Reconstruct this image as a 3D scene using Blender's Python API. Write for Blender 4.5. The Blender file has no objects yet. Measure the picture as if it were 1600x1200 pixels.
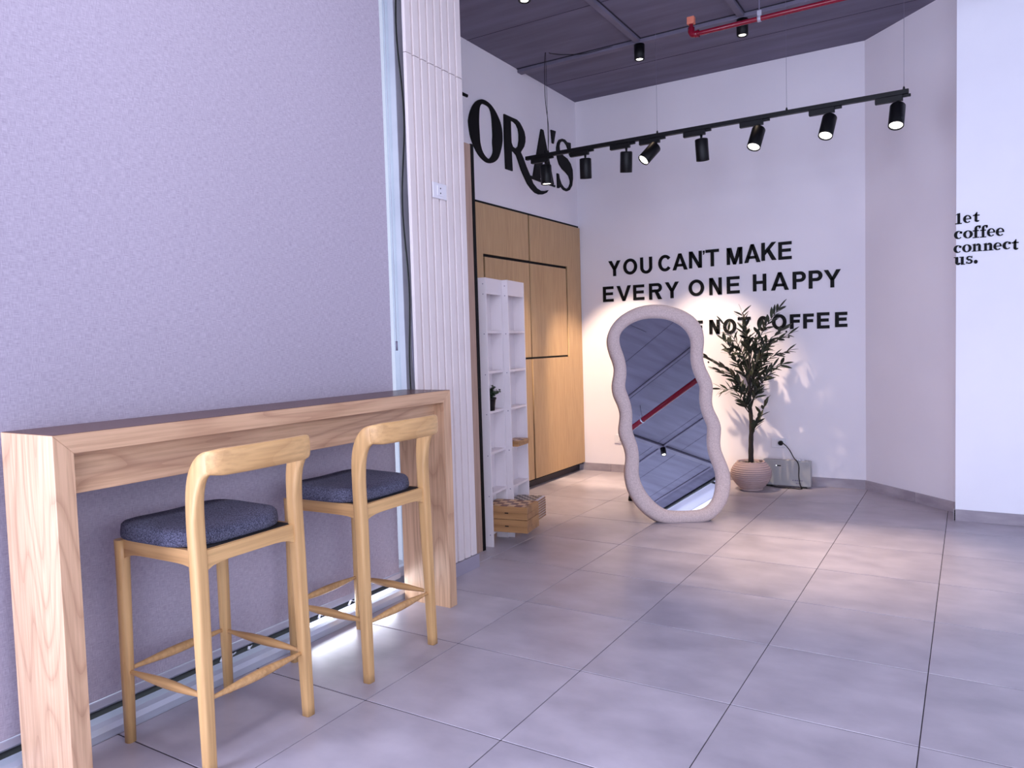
import bpy, bmesh, math, random
from mathutils import Vector, Matrix
S = bpy.context.scene; COL = S.collection
PI = math.pi
random.seed(7)
# ------------------------------------------------------------------ camera, world, light, exposure
cam = bpy.data.cameras.new('camera'); co = bpy.data.objects.new('camera', cam); COL.objects.link(co)
cam.sensor_width = 36; cam.lens = 26.424; cam.clip_start = 0.05; cam.clip_end = 200
def cam_matrix(yaw, pitch, roll, loc):
    fwd = Vector((math.sin(yaw)*math.cos(pitch), math.cos(yaw)*math.cos(pitch), math.sin(pitch)))
    right = Vector((math.cos(yaw), -math.sin(yaw), 0)); up = right.cross(fwd)
    c, s = math.cos(roll), math.sin(roll)
    r2 = c*right + s*up; u2 = -s*right + c*up
    m = Matrix((r2, u2, -fwd)).transposed().to_4x4(); m.translation = loc
    return m
co.matrix_world = cam_matrix(-0.5482, -0.0546, -0.029, Vector((1.9343, -2.0465, 1.3228)))
S.camera = co
w = bpy.data.worlds.new('daylight'); S.world = w; w.use_nodes = True
w.node_tree.nodes['Background'].inputs[0].default_value = (0.80, 0.88, 1.0, 1)
w.node_tree.nodes['Background'].inputs[1].default_value = 1.8
S.view_settings.view_transform = 'Standard'; S.view_settings.look = 'None'
S.view_settings.gamma = 1; S.view_settings.use_curve_mapping = False
S.view_settings.exposure = 0.4
def area(name, loc, dirv, sx, sy, power, col):
    l = bpy.data.lights.new(name, 'AREA'); l.shape = 'RECTANGLE'; l.size = sx; l.size_y = sy
    l.energy = power; l.color = col
    o = bpy.data.objects.new(name, l); COL.objects.link(o); o.location = loc
    o.rotation_euler = Vector(dirv).to_track_quat('-Z', 'Y').to_euler()
    return o
area('daylight_under_blind', (-.664, .66, .088), (1, 0, -.12), 0.60, .035, 1.7, (0.85, 0.90, 1.0))
area('daylight_side_window', (-0.60, -3.1, 1.75), (1, 0.25, -0.05), 2.7, 3.0, 200, (0.70, 0.73, 1.0))
area('daylight_shopfront', (3.3, -5.1, 1.8), (0, 1, 0), 3.8, 3.0, 125, (0.70, 0.74, 1.0))
area('daylight_east_window', (5.35, -1.0, 2.65), (-1, 0, 0.05), 4.5, 1.5, 22, (0.84, 0.84, 1.0))
area('added_ceiling_fill', (1.35, -.75, 3.62), (-.9, .2, -1), 1.2, .9, 45, (0.88, 0.86, 1.0))  # added fill standing in for unseen room lights, tilted to grade the blind
AIM = {1: Vector((-.22, 1.31, -2.1)), 2: Vector((.38, 1.31, -1.9)), 5: Vector((.1, -.85, -2.7)), 6: Vector((.1, -.85, -2.7)), 7: Vector((.0, -.85, -2.7))}
# ------------------------------------------------------------------ helpers
def tag(o, label=None, cat=None, group=None, kind=None):
    if label: o['label'] = label
    if cat: o['category'] = cat
    if group: o['group'] = group
    if kind: o['kind'] = kind
    return o
def thing(name, label, cat, loc=(0, 0, 0), rz=0, group=None):
    o = bpy.data.objects.new(name, None); COL.objects.link(o); o.empty_display_size = 0.05
    o.location = loc; o.rotation_euler = (0, 0, rz)
    return tag(o, label, cat, group)
def link(name, me, parent=None, mat=None):
    o = bpy.data.objects.new(name, me); COL.objects.link(o)
    if mat and not me.materials: me.materials.append(mat)
    if parent is not None: o.parent = parent
    return o
def dup(root, loc, rz, label, group=None):
    r = root.copy(); COL.objects.link(r); r.location = loc; r.rotation_euler = (0, 0, rz); r['label'] = label
    if group: r['group'] = group
    for ch in list(root.children):
        c = ch.copy(); COL.objects.link(c); c.parent = r
        for g in list(ch.children):
            d = g.copy(); COL.objects.link(d); d.parent = c
    return r
class MB:
    def __init__(s): s.v = []; s.f = []; s.sm = []
    def add(s, vs, fs, smooth=False):
        b = len(s.v); s.v += [tuple(x) for x in vs]
        for f in fs: s.f.append([b+i for i in f]); s.sm.append(smooth)
        return s
    def box(s, x0, x1, y0, y1, z0, z1, m=None):
        vs = [Vector((x, y, z)) for x in (x0, x1) for y in (y0, y1) for z in (z0, z1)]
        if m is not None: vs = [m @ v for v in vs]
        return s.add(vs, [(0, 1, 3, 2), (4, 6, 7, 5), (0, 4, 5, 1), (2, 3, 7, 6), (0, 2, 6, 4), (1, 5, 7, 3)])
    def tube(s, pts, r, n=10, caps=True, closed=False):
        pts = [Vector(p) for p in pts]; rs = r if isinstance(r, (list, tuple)) else [r]*len(pts)
        return s.sweep(pts, [(q, q) for q in rs], n, 2.0, caps, closed)
    def sweep(s, pts, hw, n=12, e=2.0, caps=True, closed=False, side=None):
        pts = [Vector(p) for p in pts]; k = len(pts); rings = []; prev = None
        for i, p in enumerate(pts):
            if closed: t = pts[(i+1) % k] - pts[i-1]
            else: t = pts[min(i+1, k-1)] - pts[max(i-1, 0)]
            t.normalize()
            if side is not None: a = Vector(side) - t*Vector(side).dot(t)
            elif prev is None:
                a = Vector((0, 0, 1)) if abs(t.z) < .9 else Vector((1, 0, 0)); a = a - t*a.dot(t)
            else: a = prev - t*prev.dot(t)
            a.normalize(); prev = a; b = t.cross(a)
            ring = []
            for j in range(n):
                th = 2*PI*(j+.5)/n; c, d = math.cos(th), math.sin(th)
                c = math.copysign(abs(c)**(2/e), c); d = math.copysign(abs(d)**(2/e), d)
                ring.append(p + a*c*hw[i][0] + b*d*hw[i][1])
            rings.append(ring)
        vs = [v for r in rings for v in r]; fs = []
        for i in range(k if closed else k-1):
            for j in range(n):
                i2 = (i+1) % k
                fs.append((i*n+j, i*n+(j+1) % n, i2*n+(j+1) % n, i2*n+j))
        s.add(vs, fs, True)
        if caps and not closed:
            b = len(s.v) - len(vs)
            s.f.append([b+j for j in range(n)][::-1]); s.sm.append(False)
            s.f.append([b+(k-1)*n+j for j in range(n)]); s.sm.append(False)
        return s
    def lathe(s, prof, c=(0, 0), n=40):
        vs = []; fs = []
        for r, z in prof:
            for j in range(n):
                th = 2*PI*j/n; vs.append((c[0]+r*math.cos(th), c[1]+r*math.sin(th), z))
        for i in range(len(prof)-1):
            for j in range(n): fs.append((i*n+j, i*n+(j+1) % n, (i+1)*n+(j+1) % n, (i+1)*n+j))
        return s.add(vs, fs, True)
    def prism(s, poly, f0, f1):
        """poly 2D (convex or simple), f0/f1 map (a,b)->3D for front/back"""
        n = len(poly); vs = [f0(a, b) for a, b in poly] + [f1(a, b) for a, b in poly]
        fs = [tuple(range(n)), tuple(range(2*n-1, n-1, -1))] + [(i, n+i, n+(i+1) % n, (i+1) % n) for i in range(n)]
        return s.add(vs, fs)
    def mesh(s, name, bevel=0, seg=2):
        me = bpy.data.meshes.new(name); me.from_pydata(s.v, [], s.f)
        for p, m in zip(me.polygons, s.sm): p.use_smooth = m
        bm = bmesh.new(); bm.from_mesh(me); bmesh.ops.recalc_face_normals(bm, faces=bm.faces)
        if bevel: bmesh.ops.bevel(bm, geom=bm.edges[:], offset=bevel, segments=seg, affect='EDGES', profile=.5)
        bm.to_mesh(me); bm.free(); me.update()
        return me
    def obj(s, name, mat, parent=None, bevel=0, seg=2): return link(name, s.mesh(name, bevel, seg), parent, mat)
def box(name, mat, b, parent=None, bevel=0): return MB().box(*b).obj(name, mat, parent, bevel)
def spline(P, k=8, closed=True):
    P = [Vector(p) for p in P]; n = len(P); out = []
    for i in range(n if closed else n-1):
        g = (lambda q: P[q % n]) if closed else (lambda q: P[max(0, min(n-1, q))])
        a, b, c, d = g(i-1), g(i), g(i+1), g(i+2)
        for j in range(k):
            t = j/k
            out.append(.5*((2*b)+(c-a)*t+(2*a-5*b+4*c-d)*t*t+(3*b-a-3*c+d)*t**3))
    if not closed: out.append(P[-1])
    return out
def fill_poly(name, loops, mat, to3, depthv, parent=None):
    """2D outline with holes, extruded; to3 maps (a,b) to 3D, depthv the extrusion vector"""
    cu = bpy.data.curves.new(name, 'CURVE'); cu.dimensions = '2D'; cu.fill_mode = 'BOTH'; cu.extrude = .5
    for L in loops:
        sp = cu.splines.new('POLY'); sp.points.add(len(L)-1); sp.use_cyclic_u = True
        for p, q in zip(sp.points, L): p.co = (q[0], q[1], 0, 1)
    t = bpy.data.objects.new(name, cu)
    me = bpy.data.meshes.new_from_object(t)
    d = Vector(depthv)
    for v in me.vertices: v.co = Vector(to3(v.co.x, v.co.y)) + d*(v.co.z+.5)
    bm = bmesh.new(); bm.from_mesh(me); bmesh.ops.remove_doubles(bm, verts=bm.verts, dist=1e-5)
    bmesh.ops.recalc_face_normals(bm, faces=bm.faces); bm.to_mesh(me); bm.free()
    me.materials.clear(); me.materials.append(mat)
    bpy.data.objects.remove(t); bpy.data.curves.remove(cu)
    return link(name, me, parent)
# ------------------------------------------------------------------ materials
def hexc(r, g, b):
    f = lambda c: ((c/255+.055)/1.055)**2.4 if c > 10 else c/255/12.92
    return (f(r), f(g), f(b), 1)
def base(name, col, rough=.6, metal=0, spec=.5):
    m = bpy.data.materials.new(name); m.use_nodes = True; b = m.node_tree.nodes['Principled BSDF']
    b.inputs['Base Color'].default_value = col; b.inputs['Roughness'].default_value = rough
    b.inputs['Metallic'].default_value = metal; b.inputs['Specular IOR Level'].default_value = spec
    return m, m.node_tree, b
def noise_mat(name, c1, c2, scale=(5, 5, 5), rough=.6, bump=0, detail=4, nscale=1, metal=0, spec=.5, rnd=0, lo=.35, hi=.65, rv=0):
    m, t, b = base(name, c1, rough, metal, spec); N = t.nodes; K = t.links.new
    tc = N.new('ShaderNodeTexCoord'); mp = N.new('ShaderNodeMapping'); mp.inputs['Scale'].default_value = scale
    nz = N.new('ShaderNodeTexNoise'); nz.inputs['Scale'].default_value = nscale; nz.inputs['Detail'].default_value = detail
    cr = N.new('ShaderNodeValToRGB'); cr.color_ramp.elements[0].position = lo; cr.color_ramp.elements[1].position = hi
    cr.color_ramp.elements[0].color = c1; cr.color_ramp.elements[1].color = c2
    K(tc.outputs['Object'], mp.inputs[0]); src = mp.outputs[0]
    if rnd:
        oi = N.new('ShaderNodeObjectInfo'); ml = N.new('ShaderNodeMath'); ml.operation = 'MULTIPLY'; ml.inputs[1].default_value = 40
        ad = N.new('ShaderNodeVectorMath'); K(oi.outputs['Random'], ml.inputs[0]); K(src, ad.inputs[0]); K(ml.outputs[0], ad.inputs[1]); src = ad.outputs[0]
    K(src, nz.inputs['Vector']); K(nz.outputs['Fac'], cr.inputs[0]); out = cr.outputs[0]
    if rnd:
        hs = N.new('ShaderNodeHueSaturation'); mr = N.new('ShaderNodeMapRange')
        mr.inputs[3].default_value = 1-rnd; mr.inputs[4].default_value = 1+rnd
        K(oi.outputs['Random'], mr.inputs[0]); K(mr.outputs[0], hs.inputs['Value']); K(out, hs.inputs['Color']); out = hs.outputs[0]
    K(out, b.inputs['Base Color'])
    if rv:
        r2 = N.new('ShaderNodeMapRange'); r2.inputs[3].default_value = rough-rv; r2.inputs[4].default_value = rough+rv
        K(nz.outputs['Fac'], r2.inputs[0]); K(r2.outputs[0], b.inputs['Roughness'])
    if bump:
        bp = N.new('ShaderNodeBump'); bp.inputs['Strength'].default_value = bump; bp.inputs['Distance'].default_value = .002
        K(nz.outputs['Fac'], bp.inputs['Height']); K(bp.outputs[0], b.inputs['Normal'])
    return m
def wood(name, light, dark, axis='Z', rough=.42, ring=9, fine=60, wob=1.6, contrast=1.0):
    """cathedral grain: distorted bands along `axis` plus fine pores"""
    m, t, b = base(name, light, rough); N = t.nodes; K = t.links.new
    tc = N.new('ShaderNodeTexCoord'); mp = N.new('ShaderNodeMapping')
    i = 'XYZ'.index(axis); sc = [1, 1, 1]; sc[i] = .14; mp.inputs['Scale'].default_value = sc
    K(tc.outputs['Object'], mp.inputs[0])
    nz = N.new('ShaderNodeTexNoise'); nz.inputs['Scale'].default_value = 3.2; nz.inputs['Detail'].default_value = 2; K(mp.outputs[0], nz.inputs['Vector'])
    ml = N.new('ShaderNodeMath'); ml.operation = 'MULTIPLY'; ml.inputs[1].default_value = ring*wob; K(nz.outputs['Fac'], ml.inputs[0])
    fr = N.new('ShaderNodeMath'); fr.operation = 'FRACT'; K(ml.outputs[0], fr.inputs[0])
    cr = N.new('ShaderNodeValToRGB'); e = cr.color_ramp.elements
    mix = lambda a, b, f: tuple(a[k]*(1-f)+b[k]*f for k in range(3))+(1,)
    e[0].position = 0; e[0].color = mix(light, dark, .75*contrast); e[1].position = 1; e[1].color = mix(light, dark, .45*contrast)
    x = e.new(.22); x.color = mix(light, dark, .15*contrast); x = e.new(.7); x.color = light
    K(fr.outputs[0], cr.inputs[0])
    m2 = N.new('ShaderNodeMapping'); s2 = [fine, fine, fine]; s2[i] = fine*.03; m2.inputs['Scale'].default_value = s2
    K(tc.outputs['Object'], m2.inputs[0])
    n2 = N.new('ShaderNodeTexNoise'); n2.inputs['Scale'].default_value = 1.5; n2.inputs['Detail'].default_value = 3; K(m2.outputs[0], n2.inputs['Vector'])
    c2 = N.new('ShaderNodeValToRGB'); c2.color_ramp.elements[0].position = .33; c2.color_ramp.elements[1].position = .6
    c2.color_ramp.elements[0].color = (.72, .68, .64, 1); c2.color_ramp.elements[1].color = (1, 1, 1, 1); K(n2.outputs['Fac'], c2.inputs[0])
    mx = N.new('ShaderNodeMix'); mx.data_type = 'RGBA'; mx.blend_type = 'MULTIPLY'; mx.inputs['Factor'].default_value = .7
    K(cr.outputs[0], mx.inputs[6]); K(c2.outputs[0], mx.inputs[7]); K(mx.outputs[2], b.inputs['Base Color'])
    bp = N.new('ShaderNodeBump'); bp.inputs['Strength'].default_value = .12; bp.inputs['Distance'].default_value = .001
    K(n2.outputs['Fac'], bp.inputs['Height']); K(bp.outputs[0], b.inputs['Normal'])
    return m
def emit(name, col, s):
    m = bpy.data.materials.new(name); m.use_nodes = True; t = m.node_tree; t.nodes.clear()
    e = t.nodes.new('ShaderNodeEmission'); e.inputs[0].default_value = col; e.inputs[1].default_value = s
    o = t.nodes.new('ShaderNodeOutputMaterial'); t.links.new(e.outputs[0], o.inputs[0]); return m
WHITE = noise_mat('wall_paint', hexc(226, 220, 228), hexc(232, 226, 233), (1.2, 1.2, 1.2), .75, .05)
WHITE2 = noise_mat('wall_paint_cool', hexc(236, 234, 244), hexc(242, 240, 248), (1.2, 1.2, 1.2), .7, .04)
BLACK = base('black_paint', hexc(3, 3, 5), .6, 0, .2)[0]
BLACKM = base('black_metal', hexc(9, 9, 13), .45, .2, .35)[0]
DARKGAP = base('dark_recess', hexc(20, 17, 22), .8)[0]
CEIL = noise_mat('ceiling_concrete', hexc(92, 88, 108), hexc(110, 106, 128), (1.2, 9, 6), .75, .5, 5, 1, lo=.3, hi=.7)
CEIL2 = noise_mat('ceiling_conduit_paint', hexc(98, 93, 112), hexc(112, 106, 126), (3, 3, 3), .65, .1)
TILE = noise_mat('porcelain_tile', hexc(158, 150, 160), hexc(186, 177, 186), (2.4, 3.4, 1), .34, .06, 8, 1.7, rnd=.035, lo=.3, hi=.72, rv=.1)
GROUT = base('grout', hexc(62, 54, 60), .9)[0]
SKIRT = noise_mat('skirting_tile', hexc(146, 136, 146), hexc(172, 162, 170), (3, 3, 8), .4, .05, 5, 1.5, rnd=.05)
OAKZ = wood('table_oak_upright', hexc(216, 176, 142), hexc(164, 120, 92), 'Z', ring=14, contrast=.7, fine=80)
OAKY = wood('table_oak_long', hexc(212, 172, 138), hexc(160, 116, 90), 'Y', ring=14, contrast=.75, fine=80)
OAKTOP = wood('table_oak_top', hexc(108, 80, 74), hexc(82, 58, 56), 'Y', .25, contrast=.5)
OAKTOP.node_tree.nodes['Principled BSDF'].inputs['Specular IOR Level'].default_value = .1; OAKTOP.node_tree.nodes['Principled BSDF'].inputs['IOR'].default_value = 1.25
ASHZ = wood('stool_ash_upright', hexc(222, 178, 122), hexc(184, 136, 84), 'Z', .38, 5, 50, 1.2, .6)
ASHY = wood('stool_ash_cross', hexc(222, 178, 122), hexc(184, 136, 84), 'Y', .38, 5, 50, 1.2, .6)
ASHX = wood('stool_ash_side', hexc(214, 168, 114), hexc(176, 128, 80), 'X', .38, 5, 50, 1.2, .6)
LAM = wood('cabinet_laminate', hexc(190, 156, 116), hexc(168, 132, 94), 'Z', .5, 3, 90, 1, .35)
LAMP_ = wood('panel_laminate', hexc(176, 146, 130), hexc(150, 120, 106), 'Z', .5, 3, 90, 1, .35)
FABRIC = noise_mat('seat_fabric', hexc(52, 52, 68), hexc(112, 112, 134), (260, 260, 260), .95, .6, 3, 1, spec=.2)
WPANEL = noise_mat('white_cladding', hexc(218, 206, 206), hexc(224, 212, 212), (2, 2, 2), .5, .02)
SHELFW = base('white_melamine', hexc(216, 206, 210), .45)[0]
ALU = noise_mat('white_aluminium', hexc(172, 170, 186), hexc(184, 182, 196), (4, 4, 4), .35, .02, metal=.1)
GREYM = base('grey_metal', hexc(120, 112, 134), .5, .2)[0]
BOUCLE = noise_mat('pale_boucle', hexc(192, 174, 172), hexc(212, 194, 192), (120, 120, 120), .95, .5, 3, 1, spec=.15)
PLAST = base('white_plastic', hexc(225, 222, 230), .35)[0]
POTM = base('pink_ribbed_ceramic', hexc(172, 148, 148), .65)[0]
SOIL = noise_mat('dry_soil', hexc(16, 13, 14), hexc(48, 40, 38), (60, 60, 60), .95, .8)
BARK = noise_mat('bark', hexc(22, 18, 20), hexc(48, 40, 38), (20, 20, 6), .9, .6)
LEAFM = noise_mat('olive_leaf', hexc(24, 29, 22), hexc(56, 62, 46), (9, 9, 9), .55, .1, rnd=.25)
RED = base('red_gloss_paint', hexc(124, 12, 38), .22)[0]
ORANGE = base('orange_cap', hexc(210, 120, 96), .5)[0]
HEATM = base('heater_enamel', hexc(160, 158, 160), .4)[0]
def mirror_mat():
    m, t, b = base('mirror_silver', (.82, .84, .88, 1), .01, 1); return m
MIRR = mirror_mat()
def glass_mat():
    m = bpy.data.materials.new('window_glass'); m.use_nodes = True; t = m.node_tree; t.nodes.clear()
    a = t.nodes.new('ShaderNodeBsdfTransparent'); a.inputs[0].default_value = (.93, .97, .98, 1)
    g = t.nodes.new('ShaderNodeBsdfGlossy'); g.inputs['Roughness'].default_value = .02
    x = t.nodes.new('ShaderNodeMixShader'); x.inputs[0].default_value = .08; o = t.nodes.new('ShaderNodeOutputMaterial')
    t.links.new(a.outputs[0], x.inputs[1]); t.links.new(g.outputs[0], x.inputs[2]); t.links.new(x.outputs[0], o.inputs[0]); return m
GLASS = glass_mat()
def blind_mat():
    m, t, b = base('blind_fabric', hexc(176, 170, 200), .9, 0, .2); N = t.nodes; K = t.links.new
    tc = N.new('ShaderNodeTexCoord')
    def weave(sc):
        mp = N.new('ShaderNodeMapping'); mp.inputs['Scale'].default_value = sc; K(tc.outputs['Object'], mp.inputs[0])
        z = N.new('ShaderNodeTexNoise'); z.inputs['Scale'].default_value = 1; z.inputs['Detail'].default_value = 2; K(mp.outputs[0], z.inputs['Vector']); return z
    a = weave((1, 620, 40)); c = weave((1, 40, 620)); ad = N.new('ShaderNodeMath'); K(a.outputs['Fac'], ad.inputs[0]); K(c.outputs['Fac'], ad.inputs[1])
    cr = N.new('ShaderNodeValToRGB'); cr.color_ramp.elements[0].position = .75; cr.color_ramp.elements[1].position = 1.25
    h = N.new('ShaderNodeMath'); h.operation = 'MULTIPLY'; h.inputs[1].default_value = .5; K(ad.outputs[0], h.inputs[0])
    cr.color_ramp.elements[0].position = .36; cr.color_ramp.elements[1].position = .64
    cr.color_ramp.elements[0].color = hexc(158, 148, 164); cr.color_ramp.elements[1].color = hexc(192, 182, 196)
    K(h.outputs[0], cr.inputs[0]); K(cr.outputs[0], b.inputs['Base Color'])
    bp = N.new('ShaderNodeBump'); bp.inputs['Strength'].default_value = .35; bp.inputs['Distance'].default_value = .001
    K(h.outputs[0], bp.inputs['Height']); K(bp.outputs[0], b.inputs['Normal'])
    tr = N.new('ShaderNodeBsdfTranslucent'); tr.inputs[0].default_value = hexc(150, 150, 190)
    mx = N.new('ShaderNodeMixShader'); mx.inputs[0].default_value = .02
    o = N['Material Output']; K(b.outputs[0], mx.inputs[1]); K(tr.outputs[0], mx.inputs[2]); K(mx.outputs[0], o.inputs[0]); return m
BLIND = blind_mat()
def checker_mat(name, c1, c2, sc):
    m, t, b = base(name, c1, .4); N = t.nodes; K = t.links.new
    tc = N.new('ShaderNodeTexCoord'); ck = N.new('ShaderNodeTexChecker'); ck.inputs['Scale'].default_value = 1
    mp = N.new('ShaderNodeMapping'); mp.inputs['Scale'].default_value = (sc, sc, 0); mp.inputs['Location'].default_value = (.001, .001, .5)
    ck.inputs['Color1'].default_value = c1; ck.inputs['Color2'].default_value = c2
    K(tc.outputs['Object'], mp.inputs[0]); K(mp.outputs[0], ck.inputs['Vector']); K(ck.outputs[0], b.inputs['Base Color']); return m
# outlines measured in metres
MIR_OUT=[[-0.0635,1.6968],[-0.2012,1.6766],[-0.3347,1.608],[-0.4162,1.5225],[-0.4531,1.4285],[-0.4509,1.3578],[-0.4347,1.2793],[-0.4134,1.2166],[-0.4133,1.1551],[-0.434,1.0945],[-0.4445,1.0341],[-0.4333,0.9582],[-0.4002,0.8748],[-0.3948,0.8226],[-0.4052,0.7637],[-0.4202,0.7128],[-0.4171,0.6615],[-0.398,0.6027],[-0.379,0.5442],[-0.379,0.4868],[-0.393,0.4301],[-0.4023,0.3736],[-0.3985,0.3171],[-0.3811,0.2324],[-0.3331,0.1405],[-0.2698,0.0695],[-0.1915,0.0152],[-0.1172,-0.0042],[0.0005,-0.0052],[0.1607,-0.0004],[0.2347,0.0381],[0.3054,0.1045],[0.3512,0.1932],[0.3726,0.2906],[0.3703,0.3757],[0.3477,0.4551],[0.3269,0.5206],[0.3267,0.5785],[0.3407,0.6364],[0.3515,0.6947],[0.3403,0.7541],[0.3175,0.8067],[0.2993,0.867],[0.3053,0.9194],[0.3247,0.9943],[0.3244,1.0552],[0.3021,1.1171],[0.2796,1.1794],[0.2733,1.2416],[0.2827,1.3037],[0.299,1.3739],[0.302,1.445],[0.2841,1.5172],[0.2421,1.5826],[0.1578,1.6416],[0.0486,1.6826]]
MIR_IN=[[-0.0654,1.5945],[-0.1638,1.5868],[-0.257,1.5496],[-0.3293,1.488],[-0.3567,1.4256],[-0.3549,1.3548],[-0.331,1.2838],[-0.3133,1.229],[-0.3104,1.1749],[-0.3227,1.1139],[-0.3423,1.0536],[-0.3421,1.0081],[-0.3153,0.9394],[-0.2992,0.8715],[-0.3004,0.8121],[-0.3189,0.7241],[-0.316,0.6727],[-0.2924,0.6137],[-0.2737,0.5551],[-0.274,0.4976],[-0.29,0.4337],[-0.2984,0.363],[-0.2849,0.2921],[-0.2435,0.2068],[-0.1802,0.1352],[-0.1144,0.0948],[-0.0245,0.0884],[0.1151,0.0904],[0.1886,0.1224],[0.2376,0.1831],[0.2637,0.2662],[0.272,0.3365],[0.2638,0.4078],[0.2366,0.4804],[0.2218,0.5385],[0.2283,0.5963],[0.2485,0.6687],[0.2534,0.72],[0.2282,0.7874],[0.2004,0.8628],[0.2119,0.945],[0.233,1.0124],[0.2219,1.0584],[0.1977,1.1051],[0.179,1.1826],[0.1814,1.2601],[0.1957,1.3378],[0.2008,1.4085],[0.1777,1.4726],[0.1312,1.5298],[0.0603,1.572],[0.0017,1.5882]]
SANS=[["Y",-1.1286,-1.0012,1.9522,2.1017],["O",-0.9717,-0.828,1.9548,2.1097],["U",-0.7957,-0.6741,1.9518,2.1102],["C",-0.6127,-0.478,1.959,2.1152],["A",-0.4724,-0.3263,1.962,2.1165],["N",-0.3119,-0.1899,1.9679,2.1242],["'",-0.1800,-0.1630,2.0860,2.1220],["T",-0.1551,-0.0308,1.9728,2.1271],["M",0.0398,0.1802,1.9736,2.1256],["A",0.1968,0.3386,1.9776,2.1408],["K",0.3468,0.476,1.9855,2.1437],["E",0.4917,0.6043,1.9824,2.1373],["E",-1.1943,-1.0813,1.7027,1.8536],["V",-1.0477,-0.8965,1.7029,1.852],["E",-0.8733,-0.7596,1.7034,1.851],["R",-0.7106,-0.5811,1.6995,1.854],["Y",-0.5498,-0.4142,1.7027,1.8553],["O",-0.3197,-0.1731,1.7084,1.8618],["N",-0.1247,-0.0091,1.71,1.8664],["E",0.0364,0.1525,1.7123,1.8668],["H",0.27,0.3868,1.7198,1.8716],["A",0.4265,0.5775,1.7174,1.8752],["P",0.6098,0.7191,1.7187,1.8696],["P",0.7417,0.8532,1.7152,1.8693],["Y",0.8635,0.9988,1.7146,1.8655],["E",-0.2957,-0.1907,1.3587,1.4805],["N",-0.1302,-0.0328,1.3503,1.4825],["O",-0.0023,0.1181,1.346,1.4852],["T",0.1315,0.2463,1.3553,1.4964],["C",0.3031,0.4022,1.3632,1.4976],["O",0.4308,0.5559,1.3699,1.5077],["F",0.5838,0.6711,1.3734,1.5017],["F",0.6939,0.7812,1.3728,1.5016],["E",0.8066,0.907,1.3687,1.5073],["E",0.9508,1.0475,1.3762,1.5039]]
SERIF=[["l",1.8432,1.8826,2.0416,2.1161],["e",1.8896,1.9383,2.0443,2.0974],["t",1.9466,1.9851,2.0451,2.1124],["c",1.8365,1.8872,1.9412,1.9964],["o",1.89,1.947,1.9406,1.9939],["f",1.9442,1.9924,1.939,2.0209],["f",1.9869,2.032,1.9383,2.0198],["e",2.0266,2.074,1.9407,1.9948],["e",2.0767,2.1249,1.9389,1.9927],["c",1.8339,1.8833,1.8473,1.8993],["o",1.8847,1.9404,1.8475,1.9008],["n",1.9418,2.0011,1.8488,1.9018],["n",2.0052,2.065,1.848,1.9007],["e",2.0636,2.1108,1.8466,1.8974],["c",2.1147,2.164,1.8467,1.8989],["t",2.1666,2.2048,1.8395,1.9102],["u",1.8362,1.9027,1.7655,1.8198],["s",1.9064,1.9487,1.7683,1.8214],[".",1.9528,1.9756,1.7667,1.7925]]
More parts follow.
